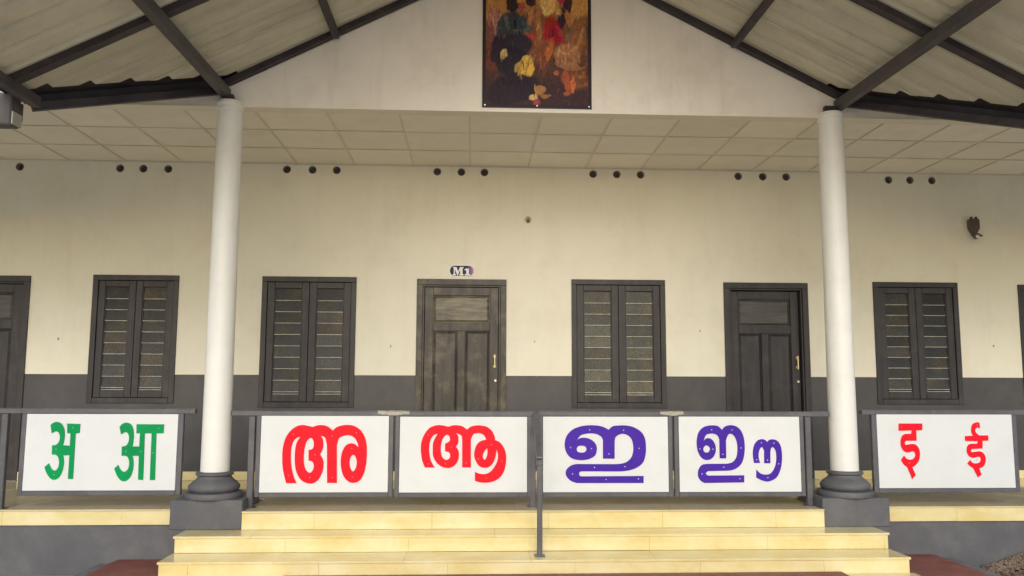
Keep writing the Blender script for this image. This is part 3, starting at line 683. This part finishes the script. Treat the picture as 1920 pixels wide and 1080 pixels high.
# ------------------------------------------------------------------ alphabet boards
def cr(pts, steps=5):
    """closed outline through points; 'c' points stay sharp"""
    n = len(pts); out = []
    for i in range(n):
        p0, p1, p2, p3 = pts[i-1], pts[i], pts[(i+1) % n], pts[(i+2) % n]
        a = p1 if p1[2] else p0; d = p2 if p2[2] else p3
        if p1[2] and p2[2]: out.append((p1[0], p1[1])); continue
        for k in range(steps):
            t = k/steps
            q = []
            for c in (0, 1):
                m1 = (p2[c]-a[c])/2 if not p1[2] else (p2[c]-p1[c]); m2 = (d[c]-p1[c])/2 if not p2[2] else (p2[c]-p1[c])
                t2, t3 = t*t, t*t*t
                q.append((2*t3-3*t2+1)*p1[c]+(t3-2*t2+t)*m1+(-2*t3+3*t2)*p2[c]+(t3-t2)*m2)
            out.append(tuple(q))
    return out
def outline_mesh(name, loops, depth, M, y):
    cu = bpy.data.curves.new(name, 'CURVE'); cu.dimensions = '2D'; cu.fill_mode = 'BOTH'; cu.extrude = depth/2-.0006; cu.bevel_depth = .0006; cu.bevel_resolution = 0; cu.offset = -.0006
    for lp in loops:
        sp = cu.splines.new('POLY'); sp.points.add(len(lp)-1); sp.use_cyclic_u = True
        for p, q in zip(sp.points, lp): p.co = (q[0], q[1], 0, 1)
    o = bpy.data.objects.new(name, cu); COL.objects.link(o)
    bpy.context.view_layer.update()
    me = bpy.data.meshes.new_from_object(o.evaluated_get(bpy.context.evaluated_depsgraph_get()))
    bpy.data.objects.remove(o); bpy.data.curves.remove(cu)
    me.transform(Matrix.Rotation(math.pi/2, 4, 'X')); me.transform(Matrix.Translation((0, y-depth/2, 0)))
    me.materials.clear(); me.materials.append(M)
    return me
def board(key, rect, glyphs, M, label):
    x0, x1, z0, z1 = rect; o = Vector((x0, -1.885, z0))
    t = thing('alphabet_board', label, 'sign', tuple(o), 'white alphabet boards on the railings')
    bm = bmesh.new(); box(bm, .001, x1-x0-.001, -.003, .009, .001, z1-z0-.001, .001); obj('panel', bm, m_board, t)
    for g_ in glyphs:
        loops, scr = LETTERS[g_]
        LL = []
        for s_ in loops:
            pts = []
            for w_ in s_.split():
                c_ = 1 if w_[0] == 'c' else 0; a_, b_ = w_[c_:].split(','); pts.append((int(a_)/1000-x0, int(b_)/1000-z0, c_))
            LL.append(cr(pts))
        me = outline_mesh('letter', LL, .006, M, -.0034)
        lo = bpy.data.objects.new('letter', me); COL.objects.link(lo); lo.parent = t
        bm = bmesh.new()
        for w_ in scr.split():
            a_, b_ = w_.split(','); cyl(bm, (int(a_)/1000-x0, -.0108, int(b_)/1000-z0), .0042, .0014, 'y', 8)
        obj('screw', bm, m_screw if M is m_lpur else (m_scr_r if M is m_lred else m_scr_g), lo)
m_scr_r = mat('screw_on_red', (.80, .22, .20), rough=.4); m_scr_g = mat('screw_on_green', (.25, .55, .35), rough=.4)
board('h1', BO['h1'], ['h_a', 'h_aa'], m_lgrn, 'white board with two green Devanagari letters, left of the left column')
board('a', BO['a'], ['a'], m_lred, 'white board with one large red Malayalam letter, nearest the left column')
board('aa', BO['aa'], ['aa'], m_lred, 'white board with a smaller red hooked Malayalam letter, left of the handrail')
board('i', BO['i'], ['i'], m_lpur, 'white board with a single wide purple letter, right of the handrail')
board('ii', BO['ii'], ['ii', 'ii_tail'], m_lpur, 'white board with two purple letter shapes, nearest the right column')
board('h2', BO['h2'], ['h_i', 'h_ii'], m_lred, 'white board with two small red Devanagari letters, right of the right column')

# ------------------------------------------------------------------ M1 plate
t = thing('room_sign', 'small purple oval M1 plate above the worn central door', 'sign', (-.117, 0, 2.147))
def stadium(w, h, seg=10):
    r = h/2*.95; pts = []
    for cx, a0 in ((w/2-r, -90), (-w/2+r, 90)):
        for i in range(seg+1):
            a = math.radians(a0+180*i/seg); pts.append((cx+math.cos(a)*r, math.sin(a)*h/2))
    return pts
def yprism(bm, pts, y0, y1):
    a = [bm.verts.new((x, y0, z)) for x, z in pts]; b = [bm.verts.new((x, y1, z)) for x, z in pts]; n = len(pts)
    bm.faces.new(a); bm.faces.new(b[::-1])
    for i in range(n): bm.faces.new((a[i], a[(i+1) % n], b[(i+1) % n], b[i]))
bm = bmesh.new(); yprism(bm, stadium(.268, .122), -.006, -.0005); obj('rim', bm, m_white2, t)
mp_ = mat('purple_plate', (.03, .02, .1), rough=.4, spec=.2); n_ = mp_.node_tree.nodes; l_ = mp_.node_tree.links
tc = n_['Texture Coordinate']; sx = n_.new('ShaderNodeSeparateXYZ'); l_.new(tc.outputs['Object'], sx.inputs[0])
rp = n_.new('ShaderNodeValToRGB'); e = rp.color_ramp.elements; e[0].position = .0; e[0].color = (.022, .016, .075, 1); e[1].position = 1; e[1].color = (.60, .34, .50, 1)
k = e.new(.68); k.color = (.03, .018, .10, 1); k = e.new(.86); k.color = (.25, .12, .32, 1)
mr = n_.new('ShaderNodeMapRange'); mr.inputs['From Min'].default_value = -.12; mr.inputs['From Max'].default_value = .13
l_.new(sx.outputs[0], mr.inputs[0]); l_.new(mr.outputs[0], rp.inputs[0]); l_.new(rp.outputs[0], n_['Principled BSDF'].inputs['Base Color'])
bm = bmesh.new(); yprism(bm, stadium(.250, .106), -.0085, -.0062); obj('plate', bm, mp_, t)
def zz(pts): return [((x-384)/3.6/178, (98.5-y)/3.6/178) for x, y in pts]
Mpts = zz([(325,74),(348,74),(359,104),(371,74),(395,74),(395,82),(389,82),(389,121),(395,121),(395,130),(368,130),(368,121),(373,121),(373,90),(358,130),(354,130),(338,90),(338,121),(344,121),(344,130),(324,130),(324,121),(330,121),(330,82),(325,82)])
Opts = zz([(403,88),(413,84),(431,84),(431,121),(441,121),(441,130),(404,130),(404,121),(414,121),(414,95),(403,95)])
me = outline_mesh('lettering', [Mpts, Opts], .003, m_white2, -.0086)
lo = bpy.data.objects.new('lettering', me); COL.objects.link(lo); lo.parent = t

# ------------------------------------------------------------------ wall lamp holders
t = thing('lamp_holder', 'tiny ochre bulb holder high on the cream wall above the central door', 'lamp holder', (.577, 0, 2.70))
bm = bmesh.new(); cyl(bm, (0, -.012, 0), .036, .0115, 'y', 20); obj('back_plate', bm, mat('aged_cream_plastic', (.55, .47, .32), rough=.5), t)
bm = bmesh.new(); cyl(bm, (0, -.05, .005), .017, .038, 'y', 16, .021); obj('holder', bm, m_ochre, t)
bm = bmesh.new(); cyl(bm, (0, -.052, -.018), .013, .04, 'y', 12); obj('socket', bm, m_gut, t)
t = thing('wall_lamp', 'brown wall lamp box with small bulb, high on wall beyond the right column', 'wall lamp', (5.41, 0, 2.60))
bm = bmesh.new(); yprism(bm, [(-.055, .15), (-.035, .165), (.04, .165), (.056, .15), (.056, .06), (.03, .015), (.0, .0), (-.03, .015), (-.052, .06)], -.06, -.0005)
bmesh.ops.bevel(bm, geom=bm.edges[:], offset=.004, segments=1, affect='EDGES'); obj('box', bm, m_brown, t)
bm = bmesh.new()
for sx_ in (-.036, .018): box(bm, sx_, sx_+.02, -.05, -.03, .165, .186, .002)
obj('bracket', bm, m_dark, t)
bm = bmesh.new(); beam(bm, (.0, -.05, .01), (.055, -.09, -.035), .02, .02); beam(bm, (-.02, -.04, .0), (-.01, -.08, -.055), .022, .03); cyl(bm, (0, -.10, -.035), .026, .045, 'y', 14); obj('holder', bm, m_brown, t)
bm = bmesh.new(); bmesh.ops.create_uvsphere(bm, u_segments=14, v_segments=8, radius=.017, matrix=Matrix.Translation((-.012, -.11, -.040))); beam(bm, (-.01, -.112, -.052), (.062, -.10, -.046), .013, .013)
for f in bm.faces: f.smooth = True
obj('bulb', bm, m_white2, t)

# ------------------------------------------------------------------ painted banner on the gable
t = thing('painted_banner', 'tall dark framed colour print of seated robed figures hung on the gable wall', 'banner', (.53, GY, 3.302))
BW, BH = .925, 1.18
def ell(x, y, rx, ry, rot, c, soft=.25): return ((x-130)/990, .82*(1010-y)/1010, rx/990, ry*.82/1010, math.radians(-rot), c, soft)
BL = [ # warm evening background, then loose masses of robes
 ell(620, -160, 700, 320, 0, (.50, .22, .07), .6), ell(260, 120, 160, 140, 0, (.42, .19, .06), .5), ell(1000, 60, 160, 120, 0, (.48, .24, .07), .5), ell(1040, 290, 110, 70, 0, (.045, .06, .075), .3),
 ell(220, 560, 110, 130, 0, (.16, .05, .035), .5), ell(1000, 740, 170, 110, 0, (.17, .065, .03), .5),
 ell(620, 330, 130, 290, 0, (.20, .075, .04), .3), ell(640, 230, 30, 220, 3, (.34, .14, .06), .4), ell(560, 200, 25, 150, -12, (.40, .17, .07), .4),
 ell(980, 380, 100, 230, -12, (.24, .10, .045), .3), ell(1010, 400, 22, 180, -18, (.38, .17, .07), .4), ell(930, 330, 20, 140, -10, (.13, .10, .07), .4),
 ell(250, 230, 70, 150, 12, (.36, .16, .12), .3), ell(210, 320, 26, 110, 4, (.18, .07, .07), .4),
 ell(400, 250, 120, 140, 8, (.035, .044, .052), .3), ell(300, 270, 50, 120, -10, (.040, .050, .055), .3), ell(345, 215, 26, 100, 10, (.085, .10, .095), .5), ell(490, 230, 60, 90, 25, (.045, .055, .06), .3), ell(545, 285, 50, 34, 30, (.07, .08, .085), .4), ell(425, 240, 10, 100, 0, (.015, .018, .022), .5), ell(470, 300, 80, 14, -8, (.09, .10, .095), .5),
 ell(400, 60, 62, 82, 0, (.018, .016, .022), .2), ell(480, 85, 34, 46, 0, (.30, .07, .06), .3), ell(570, 20, 50, 60, 0, (.03, .018, .03), .25),
 ell(730, 60, 85, 110, -15, (.62, .37, .12), .3), ell(760, 10, 50, 60, 0, (.70, .42, .14), .4), ell(850, 0, 50, 60, 10, (.34, .035, .06), .3), ell(900, 90, 46, 130, -8, (.04, .02, .035), .2), ell(830, 120, 34, 32, 0, (.58, .36, .14), .3), ell(915, 180, 34, 90, 12, (.42, .17, .07), .3), ell(845, 215, 42, 80, -15, (.035, .02, .04), .2),
 ell(775, 300, 78, 130, 8, (.27, .015, .03), .3), ell(750, 205, 56, 50, -20, (.30, .03, .018), .4), ell(712, 300, 26, 100, -16, (.36, .025, .03), .4), ell(828, 310, 20, 95, 18, (.40, .035, .06), .5), ell(770, 330, 10, 90, -6, (.12, .008, .02), .5), ell(800, 385, 90, 26, -8, (.30, .02, .035), .4), ell(740, 380, 60, 14, 20, (.44, .05, .06), .5),
 ell(560, 370, 50, 28, 35, (.50, .05, .06), .25), ell(440, 430, 150, 110, 0, (.03, .026, .04), .2), ell(400, 590, 170, 150, 0, (.022, .02, .03), .2), ell(260, 470, 60, 140, -14, (.03, .022, .04), .25),
 ell(720, 520, 40, 160, -22, (.45, .13, .04), .25), ell(900, 520, 130, 110, -8, (.33, .15, .075), .15), ell(900, 610, 120, 52, -14, (.31, .14, .07), .15), ell(870, 500, 70, 14, -18, (.50, .24, .11), .4), ell(900, 560, 90, 10, -14, (.20, .09, .05), .4), ell(960, 470, 60, 12, 30, (.48, .22, .10), .4),
 ell(320, 520, 34, 56, -10, (.52, .36, .13), .2), ell(520, 630, 66, 110, -16, (.62, .40, .08), .12), ell(560, 670, 40, 70, -16, (.70, .38, .07), .2), ell(545, 620, 6, 90, -14, (.18, .08, .03), .4), ell(500, 640, 5, 80, 20, (.14, .06, .03), .4), ell(450, 640, 28, 60, -20, (.46, .26, .08), .2),
 ell(895, 760, 34, 110, 8, (.38, .09, .04), .2), ell(955, 790, 26, 90, -4, (.46, .13, .05), .2), ell(900, 880, 40, 20, 10, (.34, .10, .05), .25),
 ell(430, 830, 230, 140, 5, (.024, .018, .028), .25), ell(300, 900, 170, 110, 0, (.032, .02, .028), .4), ell(650, 850, 60, 46, 30, (.36, .19, .07), .15), ell(700, 900, 56, 20, 8, (.30, .13, .05), .2), ell(590, 915, 40, 30, -10, (.66, .40, .16), .2), ell(625, 965, 40, 34, 0, (.28, .05, .06), .2),
 ell(690, 620, 26, 120, 0, (.14, .05, .035), .4), ell(800, 690, 30, 26, 0, (.36, .13, .06), .3), ell(1020, 640, 60, 12, 5, (.26, .11, .05), .4), ell(1040, 720, 60, 12, -5, (.26, .11, .05), .4), ell(1030, 800, 70, 12, 5, (.20, .08, .04), .4)]
import numpy as np
nx, ny = 170, 220
bm = bmesh.new(); cl = bm.verts.layers.float_color.new('print')
UV = np.array([[i/nx, j/ny] for j in range(ny+1) for i in range(nx+1)])
NZ = lambda f, g, s: np.array([noise.noise(Vector((u*f, v*g, s))) for u, v in UV])
uu = UV[:, 0]+NZ(13, 13, 3)*.011+NZ(38, 30, 3)*.008; vv = UV[:, 1]+NZ(13, 13, 9)*.011+NZ(38, 30, 9)*.008
t0 = np.clip((UV[:, 1]-.15)/.75, 0, 1)[:, None]
Cc = np.array([.055, .022, .028])*(1-t0)+np.array([.34, .14, .05])*t0
def dab(bu, bv, ru, rv, rot, bc, soft, am=.95):
    dx, dy = uu-bu, vv-bv; cs, sn = math.cos(rot), math.sin(rot)
    d = ((dx*cs-dy*sn*1.27)/ru)**2+((dx*sn/1.27+dy*cs)/rv)**2
    a = (np.clip((1-d)/(soft+.05), 0, 1)*am)[:, None]
    Cc[:] = Cc*(1-a)+np.array(bc)*a
for (bu, bv, ru, rv, rot, bc, soft) in BL: dab(bu, bv, ru, rv, rot, [max(.006, c*1.3-.012) for c in bc], soft)
for q in range(620):             # loose brush strokes over the masses
    u, v = R.random(), R.random()
    k = int(round(v*ny))*(nx+1)+int(round(u*nx)); c0 = Cc[k].copy()
    f = R.choice((.35, .5, .65, 1.4, 1.7, 2.1)); rr = R.uniform(.6, 1.5)
    c1 = np.clip(c0*f*np.array([1, R.uniform(.8, 1.15), R.uniform(.8, 1.2)]), .004, .75)
    dab(u, v, .005*rr, .022*rr*R.uniform(.7, 1.8), math.radians(R.gauss(0, 28)), c1, .5, R.uniform(.45, .85))
Cc *= (1+.35*NZ(70, 50, 5))[:, None]
edge = (UV[:, 0] < .026) | (UV[:, 0] > .974) | (UV[:, 1] < .02) | (UV[:, 1] > .985)
Cc[edge] = (.030, .019, .027)
VV = []
for k, (u, v) in enumerate(UV):
    vt = bm.verts.new(((u-.5)*BW, -.010, v*BH)); vt[cl] = (*[float(max(0, c)) for c in Cc[k]], 1); VV.append(vt)
for j in range(ny):
    for i in range(nx):
        a = j*(nx+1)+i; bm.faces.new((VV[a], VV[a+1], VV[a+nx+2], VV[a+nx+1]))
Mb = bpy.data.materials.new('banner_print'); Mb.use_nodes = True; nb = Mb.node_tree.nodes; at = nb.new('ShaderNodeAttribute'); at.attribute_name = 'print'
Mb.node_tree.links.new(at.outputs['Color'], nb['Principled BSDF'].inputs['Base Color']); nb['Principled BSDF'].inputs['Roughness'].default_value = .45; nb['Principled BSDF'].inputs['Specular IOR Level'].default_value = .15
obj('print', bm, Mb, t)
m_frame = mat('banner_frame_dark', (.03, .02, .024), rough=.45)
B('backing', m_frame, t, (-BW/2-.004, BW/2+.004, -.0095, -.0005, -.004, BH+.004))
bm = bmesh.new()
for x_ in (-BW/2+.02, 0, BW/2-.02):
    for z_ in (.016, BH-.016): cyl(bm, (x_, -.013, z_), .0065, .003, 'y', 10)
obj('eyelet', bm, m_screw, t)
